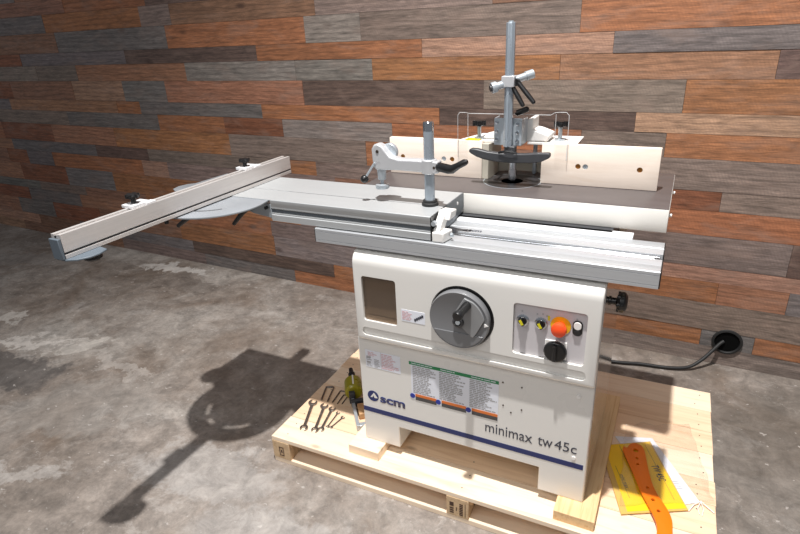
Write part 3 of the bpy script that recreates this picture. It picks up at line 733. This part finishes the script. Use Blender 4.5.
# clamping levers under the plate
for hub, tip in (((-.495, -.135, 1.002), (-.575, -.137, .945)), ((-.375, -.015, 1.002), (-.445, -.018, .928))):
    h, p = Vector(hub), Vector(tip)
    mb = MB(); mb.cyl(h-Vector((0, 0, .016)), h+Vector((0, 0, .008)), .011); q = h-Vector((0, 0, .012))
    mb.tube([q, q+(p-q)*.4+Vector((0, 0, .004)), p], [.009, .0085, .0065]); mb.sph(p, .0068, seg=12)
    mb.build('clamping_lever', 'black', T)
for x, y in ((-.525, -.222), (-.535, -.175)):
    mb = MB(); mb.cyl((x, y, .985), (x, y, 1.0115), .0065, seg=12); mb.build('plate_bolt', 'black', T)

# hold-down clamp -----------------------------------------------------------
CX, CY = .2285, .108
mb = MB(); mb.cyl((CX, CY, 1.0215), (CX, CY, 1.262), .0152, seg=36)
ph = mb.build('clamp_post', 'steelpost', T)
mb = MB(); mb.lathe([(0, 0), (.0158, 0), (.0158, .022), (.0135, .0245), (0, .0245)], (CX, CY, 1.242), (0, 0, 1), 36); mb.build('post_collar', 'chrome', ph)
mb = MB(); mb.lathe([(.0156, 0), (.025, 0), (.025, .008), (.021, .010), (.021, .016), (.0156, .017), (.0156, 0)], (CX, CY, 1.0202), (0, 0, 1), 32); mb.build('post_nut', 'rubber', ph)
mb = MB()
mb.prism([(.247, 1.120), (.247, 1.155), (.20, 1.158), (.135, 1.157), (.108, 1.163), (.094, 1.178), (.083, 1.192), (.068, 1.200), (.053, 1.196), (.045, 1.182), (.046, 1.150), (.050, 1.128), (.056, 1.119), (.088, 1.120), (.13, 1.122)], 'y', CY-.016, CY+.016)
ca = mb.build('clamp_arm', 'silver', T, .006, 3)
mb = MB(); mb.lathe([(0, 0), (.0235, 0), (.0235, .042), (0, .042)], (CX, CY, 1.117), (0, 0, 1), 32); mb.box(CX+.01, CX+.033, CY-.017, CY+.017, 1.121, 1.155); mb.build('arm_collar', 'silver', ca, .003)
mb = MB(); mb.cyl((CX+.022, CY-.0175, 1.138), (CX+.022, CY-.0125, 1.138), .0045, seg=6); mb.cyl((.066, CY-.0178, 1.176), (.066, CY-.012, 1.176), .005, seg=14); mb.build('clamp_screw', 'nail', ca)
text('arm_lettering', 'scm', 'finetext', ca, (.052, .074, 1.139, 1.146), FRONT(CY-.0161), .0004)
mb = MB(); mb.cyl((.092, CY+.008, 1.171), (.092, CY+.024, 1.171), .026, seg=28); mb.build('cam_wheel', 'galv', ca, .002)
mb = MB(); mb.cyl((.069, CY, 1.088), (.069, CY, 1.124), .0125, .0145); mb.cyl((.069, CY, 1.070), (.069, CY, 1.09), .0055, seg=14)
mb.lathe([(0, 0), (.0205, 0), (.0215, .003), (.0205, .012), (.010, .014), (0, .014)], (.069, CY, 1.060), (0, 0, 1), 28); mb.build('clamp_foot', 'galv', ca)
mb = MB(); mb.cyl((.056, CY-.018, 1.142), (.026, CY-.024, 1.098), .0035, seg=10); ll = mb.build('cam_lever', 'galv', ca)
mb = MB(); mb.sph((.021, CY-.025, 1.091), .013); mb.build('lever_ball', 'black', ll)
mb = MB(); mb.cyl((.25, CY-.0, 1.138), (.268, CY-.01, 1.142), .008, seg=14); mb.build('lever_bolt', 'galv', ca)
mb = MB(); mb.tube([(.262, CY-.012, 1.140), (.268, CY-.015, 1.141), (.300, CY-.025, 1.139), (.311, CY-.028, 1.140), (.330, CY-.03, 1.152), (.350, CY-.032, 1.163), (.358, CY-.032, 1.166)], [.011, .0135, .0135, .0125, .0095, .0095, .006], 16)
mb.build('clamp_handle', 'black', ca)

# spindle guard hood and fences --------------------------------------------------
for x0, x1, hs in ((-.0753, .277, (-.024, .137, .168)), (.480, .8344, (.597, .6195, .78))):
    mb = MB(); mb.box(x0, x1, .4465, .4685, 1.0215, 1.1507)
    fb = mb.build('fence_board', 'maple', T, .0008)
    cut(fb, [(lambda c: (c.cyl((h, .40, 1.0832), (h, .452, 1.0832), .0085, seg=20), c)[1])(MB()) for h in hs])
    for i, h in enumerate(hs):
        mb = MB(); mb.lathe([(0, 0), (.0078, 0), (.0078, .003), (.0035, .003), (.003, .001), (0, .001)], (h, .4518, 1.0832), (0, -1, 0), 20)
        mb.build('board_screw', 'brass' if (i % 2 == 0) else 'galv', fb)
# carrier plates behind the boards
mb = MB(); mb.prism([(.425, .4695), (.585, .4695), (.585, .605), (.455, .60), (.425, .55)], 'z', 1.142, 1.1505); mb.box(.48, .58, .4695, .478, 1.022, 1.142); mb.box(.30, .315, .0, .0, 0, 0) if False else None
mb.build('fence_carrier', 'whiteplastic', T, .0015)
mb = MB(); mb.prism([(.19, .4695), (.332, .4695), (.335, .52), (.30, .60), (.23, .60)], 'z', 1.142, 1.1505); mb.box(.18, .277, .4695, .478, 1.022, 1.142)
mb.build('fence_carrier', 'whiteplastic', T, .0015)
# hood casting: round wall open at the front
mb = MB()
ring = []
for a in range(-8, 189, 7): ring.append((.385+.128*math.cos(R(a)), .50+.105*math.sin(R(a))))
ring2 = [(.385+.118*math.cos(R(a)), .50+.095*math.sin(R(a))) for a in range(188, -9, -7)]
mb.prism(ring+ring2, 'z', 1.0215, 1.075)
hood = mb.build('guard_hood', 'hood', T, .001)
mb = MB(); mb.prism([(.278, .4475), (.3, .4475), (.305, .47), (.30, .60), (.278, .60)], 'z', 1.0215, 1.1418); mb.build('hood_cheek', 'hood', hood, .001)
mb = MB()
mb.prism([(.405, 1.152), (.49, 1.152), (.497, 1.172), (.476, 1.180), (.455, 1.187), (.440, 1.189), (.441, 1.226), (.425, 1.224), (.408, 1.208), (.385, 1.205), (.385, 1.172)], 'y', .47, .56)
mb.prism([(.26, 1.152), (.385, 1.152), (.385, 1.178), (.33, 1.178), (.262, 1.160)], 'y', .49, .56)
mb.box(.33, .42, .5, .56, 1.172, 1.2)
mb.build('hood_bridge', 'whiteplastic', hood, .005, 3)
mb = MB(); mb.box(.425, .437, .56, .575, 1.0215, 1.16); mb.box(.452, .462, .58, .59, 1.0215, 1.16); mb.build('hood_pillar', 'galv', hood, .001)
mb = MB(); mb.box(.215, .265, .452, .485, 1.1512, 1.1535); mb.build('yellow_label', 'yellowkey', hood)
# clamping knobs of the carriers
for x, y in ((.254, .485), (.522, .515)):
    mb = MB(); mb.cyl((x, y, 1.1508), (x, y, 1.200), .0065, seg=14); mb.cyl((x, y, 1.1508), (x, y, 1.157), .016, seg=20); k = mb.build('carrier_bolt', 'galv', T)
    mb = MB(); mb.lathe([(0, 0), (.01, 0), (.019, .004), (.021, .012), (.018, .02), (0, .022)], (x, y, 1.194), (0, 0, 1), 22)
    for q in range(5):
        a = q*2*math.pi/5; mb.cyl((x+.017*math.cos(a), y+.017*math.sin(a), 1.197), (x+.017*math.cos(a), y+.017*math.sin(a), 1.214), .007, seg=10)
    mb.build('carrier_knob', 'black', k)

# pressure column -----------------------------------------------------------
QX, QY = .3835, .383
mb = MB()
oc = [(QX+.0145*math.cos(R(22.5+45*i)), QY+.0145*math.sin(R(22.5+45*i))) for i in range(8)]
mb.prism(oc, 'z', 1.15, 1.516); mb.box(QX-.004, QX+.004, QY-.0165, QY-.011, 1.15, 1.514)
pc = mb.build('pressure_column', 'steelpost', T, .001)
mb = MB(); mb.cyl((QX, QY, 1.516), (QX, QY, 1.5205), .008, seg=16); mb.build('column_screw', 'galv', pc)
mb = MB()
mb.box(.333, .424, .3985, .4025, 1.150, 1.236)
mb.box(.333, .337, .4, .45, 1.15, 1.236); mb.box(.42, .424, .4, .47, 1.15, 1.232)
br_ = mb.build('column_bracket', 'galv', T, .0012)
for x, z in ((.3425, 1.222), (.3425, 1.194), (.3425, 1.168), (.4105, 1.219), (.4105, 1.192), (.4105, 1.166)):
    mb = MB(); mb.lathe([(0, 0), (.0058, 0), (.0058, .005), (.003, .0055), (.0028, .003), (0, .003)], (x, .3985, z), (0, -1, 0), 14); mb.build('bracket_screw', 'chrome', br_)
# clamp cylinder on the column with two levers
mb = MB(); mb.box(QX-.020, QX+.020, QY-.021, QY+.018, 1.334, 1.366)
hc = mb.build('column_clamp', 'silver', T, .002)
mb = MB(); mb.cyl((.344, .355, 1.334), (.440, .425, 1.366), .0115, seg=24); mb.cyl((.337, .350, 1.332), (.350, .3595, 1.336), .0165, seg=24); mb.cyl((.425, .414, 1.361), (.445, .4285, 1.3676), .0140, seg=24)
mb.build('clamp_rod', 'galv', hc, .001)
mb = MB(); mb.cyl((.3365, .3496, 1.3318), (.333, .347, 1.3307), .0095, seg=18); mb.build('rod_end', 'dkgrey', hc)
for a, b in (((.388, .382, 1.343), (.430, .372, 1.281)), ((.410, .384, 1.346), (.462, .374, 1.290))):
    a, b = Vector(a), Vector(b)
    mb = MB(); mb.cyl(a+Vector((-.006, .012, .002)), a+Vector((-.004, -.008, 0)), .0105, seg=16); mb.tube([a, a+(b-a)*.25, a+(b-a)*.6, b], [.008, .007, .0078, .0068], 12); mb.sph(b, .007, seg=12)
    mb.build('clamp_lever', 'black', hc)
mb = MB(); mb.cyl((.392, .44, 1.24), (.40, .445, 1.252), .006, seg=12); mb.cyl((.396, .437, 1.247), (.424, .445, 1.258), .010, .009, seg=16); mb.sph((.424, .445, 1.258), .0095, seg=12); mb.build('column_knob', 'black', hc)
# black curved pressure shoe
mb = MB()
TT = [(.259, 1.136), (.264, 1.141), (.285, 1.140), (.32, 1.132), (.36, 1.1285), (.40, 1.128), (.44, 1.130), (.48, 1.1345), (.518, 1.138), (.523, 1.135)]
BB = [(.523, 1.124), (.515, 1.119), (.495, 1.108), (.46, 1.1025), (.40, 1.099), (.35, 1.1005), (.31, 1.106), (.285, 1.114), (.266, 1.124), (.259, 1.130)]
top, bot = TT, BB[::-1]
vsh = mb.prism(top+bot[::-1], 'y', 0, .022)
for v in vsh:
    u = (v.co.x-.3925)/.13; v.co.y += .372+.014*(1-math.cos(u*1.1))*-1
mb.box(.375, .41, .372, .40, 1.106, 1.152)
shoe = mb.build('pressure_shoe', 'dkgrey', T, .003)
mb = MB(); mb.tube([(.36, .365, 1.132), (.38, .36, 1.1385), (.40, .36, 1.1385), (.42, .365, 1.132)], .004, 8); mb.build('shoe_rod', 'black', shoe)

# clear guard ----------------------------------------------------------------
def bentsheet(x0, x1, z0, z1, y, th=.003):
    m = MB(); m.prism(rrect(x0, x1, z0, z1, .008), 'y', y, y+th); return m
gy = .435
m = MB(); m.prism(rrect(.193, .227, 1.095, 1.2455, .009), 'y', gy, gy+.003)
g = m.build('clear_guard', 'acrylic', T)
m = MB(); m.prism(rrect(.521, .561, 1.10, 1.252, .009), 'y', gy, gy+.003); m.build('guard_wing', 'acrylic', g)
m = MB(); m.box(.227, .521, gy+.02, gy+.023, 1.155, 1.240); m.build('guard_centre', 'acrylic', g)
m = MB()
m.tube([(.194, gy+.001, 1.095), (.194, gy+.001, 1.236), (.201, gy+.001, 1.2455), (.220, gy+.002, 1.2455), (.228, gy+.021, 1.240), (.37, gy+.021, 1.240), (.500, gy+.021, 1.240), (.515, gy+.012, 1.249), (.535, gy+.001, 1.252), (.552, gy+.001, 1.252), (.5605, gy+.001, 1.243), (.561, gy+.001, 1.102)], .0012, 6)
m.tube([(.227, gy+.01, 1.24), (.227, gy+.01, 1.158)], .0011, 6); m.tube([(.519, gy+.01, 1.244), (.519, gy+.01, 1.156)], .0011, 6)
m.build('guard_edge', 'acryledge', g)

# ------------------------------------------------------------------ tools on the pallet
Z0 = .1169
def wrench(p, q, w, lab, th=.006, openend=True, ring=False):
    """double open-ended spanner between p and q"""
    p = Vector((*p, Z0)); q = Vector((*q, Z0)); L = (q-p).length; ang = math.atan2(q.y-p.y, q.x-p.x)
    def jaw(cx, dirn, r, tilt):
        pts = []
        # outline of a head: arc with a slot opening outwards
        a_open = tilt; half = math.asin(.52)
        for i in range(0, 25):
            a = a_open+half+(2*math.pi-2*half)*i/24; pts.append((cx+r*math.cos(a), r*math.sin(a)))
        ux, uy = math.cos(a_open), math.sin(a_open)
        s_ = r*.50
        pts.append((cx+ux*(-.15*r)+uy*s_, uy*(-.15*r)-ux*s_)); pts.append((cx+ux*(-.3*r), uy*(-.3*r))); pts.append((cx+ux*(-.15*r)-uy*s_, uy*(-.15*r)+ux*s_))
        return pts
    r1, r2 = w, w*.86
    m = MB()
    m.prism(jaw(0, -1, r1, math.pi-R(15)), 'z', 0, th)
    m.prism(jaw(L, 1, r2, -R(15)), 'z', 0, th)
    m.prism([(r1*.55, -w*.36), (r1*.55, w*.36), (L*.5, w*.30), (L-r2*.55, w*.34), (L-r2*.55, -w*.34), (L*.5, -w*.30)], 'z', .0008, th-.0008)
    o = m.build('open_end_wrench', 'wrench', None, .0008)
    o.location = (p.x, p.y, Z0+.0004); o.rotation_euler = (0, 0, ang)
    return tag(o, lab, 'wrench', 'open-ended wrenches on the pallet corner')
wrench((-.326, .13), (-.268, -.015), .0185, 'largest steel open-ended wrench, leftmost of the wrenches on the pallet corner', .007)
wrench((-.270, .13), (-.222, -.008), .017, 'second steel wrench from the left on the pallet corner', .0065)
wrench((-.230, .126), (-.202, .005), .0145, 'third steel wrench from the left, in the middle of the wrench row', .006)
wrench((-.196, .115), (-.1885, .028), .008, 'thin pale steel wrench between the middle wrench and the smallest one', .004)
wrench((-.163, .098), (-.174, .03), .0085, 'smallest short steel wrench, rightmost of the wrench row', .004)
hexs = [((-.305, .160), (-.336, .246), .0028, .024), ((-.276, .163), (-.305, .258), .0026, -.024), ((-.254, .167), (-.265, .246), .0022, .018), ((-.230, .165), (-.238, .228), .0019, .015), ((-.212, .172), (-.217, .222), .0016, .013)]
labs = ['largest hex key, leftmost of the row of hex keys behind the wrenches', 'second hex key from the left behind the wrenches, short arm meeting the largest', 'middle hex key of the row behind the wrenches', 'second smallest hex key, fourth from the left behind the wrenches', 'smallest hex key, rightmost of the row behind the wrenches']
for (a, b, r, s_), lab in zip(hexs, labs):
    m = MB(); a3 = Vector((*a, Z0+r)); b3 = Vector((*b, Z0+r)); d = (b3-a3).normalized(); n = Vector((d.y, -d.x, 0))*(1 if s_ > 0 else -1)
    m.tube([a3, b3-d*.006, b3-d*.002+n*.001, b3+n*.005, b3+n*abs(s_)], r*1.5, 6)
    tag(m.build('hex_key', 'wrench', None), lab, 'hex key', 'hex keys on the pallet corner')

# olive bottle with black cap, lying beside the cabinet
t = thing('oil_bottle', 'olive green plastic bottle with black cap lying on the pallet left of the machine', 'bottle', (-.15, .28, Z0))
p0, p1 = Vector((-.176, .212, .1545)), Vector((-.235, .300, .157)); d = (p1-p0)
m = MB(); m.lathe([(0, 0), (.030, .001), (.036, .008), (.037, .04), (.036, .075), (.026, .088), (.014, .094), (0, .095)], p0, d, 28); m.build('bottle_body', 'olive', t)
m = MB(); e = p0+d.normalized()*.095; m.lathe([(0, 0), (.014, 0), (.0145, .03), (.011, .034), (.008, .055), (0, .056)], e, d+Vector((-.01, 0, .05)), 20); m.build('bottle_cap', 'black', t)
m = MB(); m.box(-.006, .006, -.001, .001, 0, .062); bo = m.build('bottle_stripe', 'whiteplastic', t)
for v in bo.data.vertices:
    dd = d.normalized(); side = Vector((.25, -.35, .9)).normalized(); side = (side-side.dot(dd)*dd).normalized(); tn = dd.cross(side)
    c = v.co.copy(); v.co = p0+dd*(c.z+.014)+side*(.0366+c.y)+tn*c.x*.5
# steel shim clamp tool
t = thing('bar_clamp', 'small dark steel clamp with wooden grip lying against the lower left of the cabinet', 'clamp', (-.12, .13, Z0))
a, b = Vector((-.182, .205, Z0+.012)), Vector((-.062, .05, Z0+.008))
rotc = Matrix.Rotation(math.atan2(b.y-a.y, b.x-a.x), 3, 'Z')
def rbox(m, x0, x1, y0, y1, z0, z1):
    vs = m.box(x0, x1, y0, y1, z0, z1)
    for v in vs: v.co = Vector((a.x, a.y, Z0))+rotc @ v.co
m = MB(); rbox(m, 0, .19, -.006, .006, .0005, .026); m.build('steel_bar', 'galv', t, .001)
m = MB(); rbox(m, -.008, .016, -.012, .012, .0005, .05); rbox(m, .03, .046, -.008, .05, .004, .034); m.build('clamp_jaw', 'dkgrey', t, .002)
m = MB(); rbox(m, .055, .125, .012, .042, .0005, .028); m.build('wooden_grip', 'pinedark', t, .004)
m = MB(); rbox(m, .165, .185, -.003, .03, .0005, .02); m.build('end_stop', 'galv', t, .002)

# ------------------------------------------------------------------ papers, bag, orange pusher
def sheet(name, corners, z, th, mat, parent=None, bend=0.):
    m = MB(); m.prism(corners, 'z', z, z+th); return m.build(name, mat, parent, smooth=False)
wp = sheet('manual_booklet', [(.812, .395), (.933, .435), (1.086, .18), (.998, .12)], Z0+.0003, .003, 'paperwhite')
tag(wp, 'white instruction booklet partly covered by the yellow envelope on the pallet', 'booklet')
t = thing('yellow_envelope', 'yellow card envelope printed TW 45C lying on the pallet beside the machine', 'envelope', (.9, .22, Z0+.0035))
q = [(.770, .320), (.928, .410), (1.054, .128), (.872, .031)]
m = MB(); m.prism(q, 'z', Z0+.0035, Z0+.0065); m.build('envelope_back', 'papertan', t, smooth=False)
q2 = [(.783, .325), (.924, .403), (1.049, .133), (.888, .048)]
m = MB(); m.prism(q2, 'z', Z0+.0065, Z0+.0072); yf = m.build('envelope_front', 'paperyellow', t, smooth=False)
ud = (Vector((1.054, .128, 0))-Vector((.928, .410, 0))).normalized(); vd = Vector((-ud.y, ud.x, 0))
og = Vector((.928, .410, Z0+.0073))
text('envelope_lettering', 'TW 45C', 'greyprint', yf, (.118, .19, -.078+.036, -.054+.036), (og, ud, vd, (0, 0, 1)), .0003, .01)
text('envelope_lettering', 'mini max', 'greyprint', yf, (.16, .22, -.158, -.146), (og, ud, vd, (0, 0, 1)), .0003)
m = MB()
for v0, u0, u1 in ((-.026, .02, .27), (-.115, .02, .27), (-.16, .12, .26)):
    p = og+ud*u0+vd*v0; r_ = og+ud*u1+vd*v0
    m.prism([(p.x, p.y), (r_.x, r_.y), (r_.x+vd.x*.001, r_.y+vd.y*.001), (p.x+vd.x*.001, p.y+vd.y*.001)], 'z', Z0+.0073, Z0+.0076)
m.build('ruled_line', 'greyprint', yf, smooth=False)
m = MB()
for k in range(4):
    p = Vector((1.0, .235, 0))+Vector((.014, -.024, 0))*k*.35
    m.prism([(p.x, p.y), (p.x+.022, p.y+.008), (p.x+.022, p.y+.010), (p.x, p.y+.002)], 'z', Z0+.0034, Z0+.0037)
o = m.build('fine_text', 'finetext', wp, smooth=False)

# orange push tool
def smoothpoly(pts, it=2):
    for _ in range(it):
        o = []
        for i in range(len(pts)):
            p, q = pts[i], pts[(i+1) % len(pts)]
            o += [(p[0]*.75+q[0]*.25, p[1]*.75+q[1]*.25), (p[0]*.25+q[0]*.75, p[1]*.25+q[1]*.75)]
        pts = o
    return pts
pts = [(.844, .307), (.846, .332), (.858, .322), (.862, .345), (.878, .362), (.900, .358), (.913, .338), (.922, .29), (.944, .19), (.962, .145), (.992, .098), (1.010, .06), (1.014, .012), (1.008, -.05), (1.000, -.10), (.958, -.10), (.970, -.04), (.973, -.005), (.968, .03), (.945, .08), (.917, .132), (.878, .233)]
ZO = Z0+.0165
m = MB(); m.prism(smoothpoly(pts), 'z', ZO, ZO+.006)
ot = m.build('push_stick', 'orange', None, .0012)
cs = []
for x, y, r_ in ((.886, .322, .009), (.893, .283, .0055), (.898, .255, .005), (.936, .158, .005), (.954, .112, .0055), (.972, .072, .0055)):
    c = MB(); c.cyl((x, y, ZO-.01), (x, y, ZO+.02), r_, seg=20); cs.append(c)
cut(ot, cs)
tag(ot, 'bright orange plastic push stick with drilled holes lying across the yellow envelope', 'push stick')

# clear plastic bag: crumpled thin film lying over the papers
bm = bmesh.new(); N = 46
A, B, C_, D2 = Vector((.835, .47)), Vector((1.05, .56)), Vector((1.125, .195)), Vector((.865, .06))
from mathutils import noise as mn
grid = []
for i in range(N+1):
    row = []
    for j in range(N+1):
        u, v = i/N, j/N
        p = (A*(1-u)+B*u)*(1-v)+(D2*(1-u)+C_*u)*v
        edge = min(u, v, 1-u, 1-v)
        p += Vector((mn.noise(Vector((u*5, v*5, 3))), mn.noise(Vector((u*5, v*5, 9)))))*.014
        h = abs(mn.noise(Vector((p.x*14, p.y*9, 1))))*.016+abs(mn.noise(Vector((p.x*40, p.y*22, 5))))*.006
        z = Z0+.0082+h*min(1, edge*8+.2)*(.3 if .2 < p.x-.64 < .42 and p.y < .38 else 1.)
        row.append(bm.verts.new((p.x, p.y, z)))
    grid.append(row)
for i in range(N):
    for j in range(N): bm.faces.new((grid[i][j], grid[i+1][j], grid[i+1][j+1], grid[i][j+1]))
for f in bm.faces: f.smooth = True
me = bpy.data.meshes.new('plastic_bag'); bm.to_mesh(me); bm.free(); me.materials.append(M['bag'])
bo = bpy.data.objects.new('plastic_bag', me); COL.objects.link(bo)
sm = bo.modifiers.new('film', 'SOLIDIFY'); sm.thickness = .0004
tag(bo, 'crumpled clear plastic bag lying over the papers on the right of the pallet', 'bag')
# white twist tie at the bag's corner
m = MB(); m.tube([(1.055, .128, Z0+.003), (1.07, .16, Z0+.006), (1.088, .178, Z0+.010), (1.105, .165, Z0+.006), (1.125, .150, Z0+.003)], .0016, 8)
m.tube([(1.088, .178, Z0+.008), (1.080, .150, Z0+.004), (1.085, .128, Z0+.002)], .0014, 8); m.tube([(1.088, .178, Z0+.008), (1.096, .150, Z0+.004), (1.092, .125, Z0+.002)], .0014, 8)
tag(m.build('twist_tie', 'whiteplastic', None), 'thin white twist tie at the lower right corner of the papers', 'tie')

# power cable -----------------------------------------------------------------
def bez(ps, n=10):
    out = []
    ps = [Vector(p) for p in ps]
    for i in range(len(ps)-1):
        p0, p1, p2, p3 = ps[max(i-1, 0)], ps[i], ps[i+1], ps[min(i+2, len(ps)-1)]
        for k in range(n):
            t_ = k/n
            out.append(.5*((2*p1)+(-p0+p2)*t_+(2*p0-5*p1+4*p2-p3)*t_**2+(-p0+3*p1-3*p2+p3)*t_**3))
    out.append(ps[-1]); return out
m = MB(); m.tube(bez([(.35, 1.02, .011), (.55, 1.06, .011), (.742, 1.08, .011), (.85, 1.105, .011), (.97, 1.12, .011), (1.05, 1.145, .018), (1.10, 1.18, .045), (1.135, 1.21, .08), (1.165, 1.235, .115), (1.182, 1.246, .130)]), .0078, 12)
tag(m.build('power_cable', 'rubber', None), 'black power cable running along the floor from machine into the round wall port', 'cable')

# ------------------------------------------------------------------ lights
def lamp(kind, name, loc, energy, color=(1, 1, 1), target=None, **kw):
    l = bpy.data.lights.new(name, kind); l.energy = energy; l.color = color
    for k, v in kw.items(): setattr(l, k, v)
    o = bpy.data.objects.new(name, l); COL.objects.link(o); o.location = loc
    if target is not None: o.rotation_euler = (Vector(target)-Vector(loc)).to_track_quat('-Z', 'Y').to_euler()
    return o
KEY = (.42, -.70, 4.8)
lamp('SPOT', 'ceiling_spot', KEY, 1300, (1, .975, .955), (.9, .1, 0), spot_size=R(100), spot_blend=1., shadow_soft_size=.045)
lamp('AREA', 'fill_panel', (.1, -2.6, 3.3), 42, (1, .98, .97), (.5, .2, .5), shape='RECTANGLE', size=2.6, size_y=1.2)  # added soft fill for the cabinet front, not a known ceiling lamp
w = bpy.data.worlds.new('world'); SC.world = w; w.use_nodes = True
w.node_tree.nodes['Background'].inputs[0].default_value = (.9, .93, 1, 1)
w.node_tree.nodes['Background'].inputs[1].default_value = .22

# ------------------------------------------------------------------ camera
yaw, pitch, roll, f = .4749, .4016, -.0479, 558.1
fw = Vector((-math.sin(yaw)*math.cos(pitch), math.cos(yaw)*math.cos(pitch), -math.sin(pitch)))
rt = Vector((math.cos(yaw), math.sin(yaw), 0)); up = rt.cross(fw)
r2 = math.cos(roll)*rt+math.sin(roll)*up; u2 = -math.sin(roll)*rt+math.cos(roll)*up
cd = bpy.data.cameras.new('camera'); cd.sensor_width = 36; cd.lens = f/800*36; cd.clip_start = .05
co = bpy.data.objects.new('camera', cd); COL.objects.link(co)
mw = Matrix.Identity(4)
for i, c in enumerate((r2, u2, -fw)):
    for j in range(3): mw[j][i] = c[j]
mw.translation = Vector((.8809, -1.3793, 1.5098)); co.matrix_world = mw
SC.camera = co
SC.view_settings.view_transform = 'Standard'; SC.view_settings.look = 'None'; SC.view_settings.gamma = 1
SC.view_settings.exposure = 0.
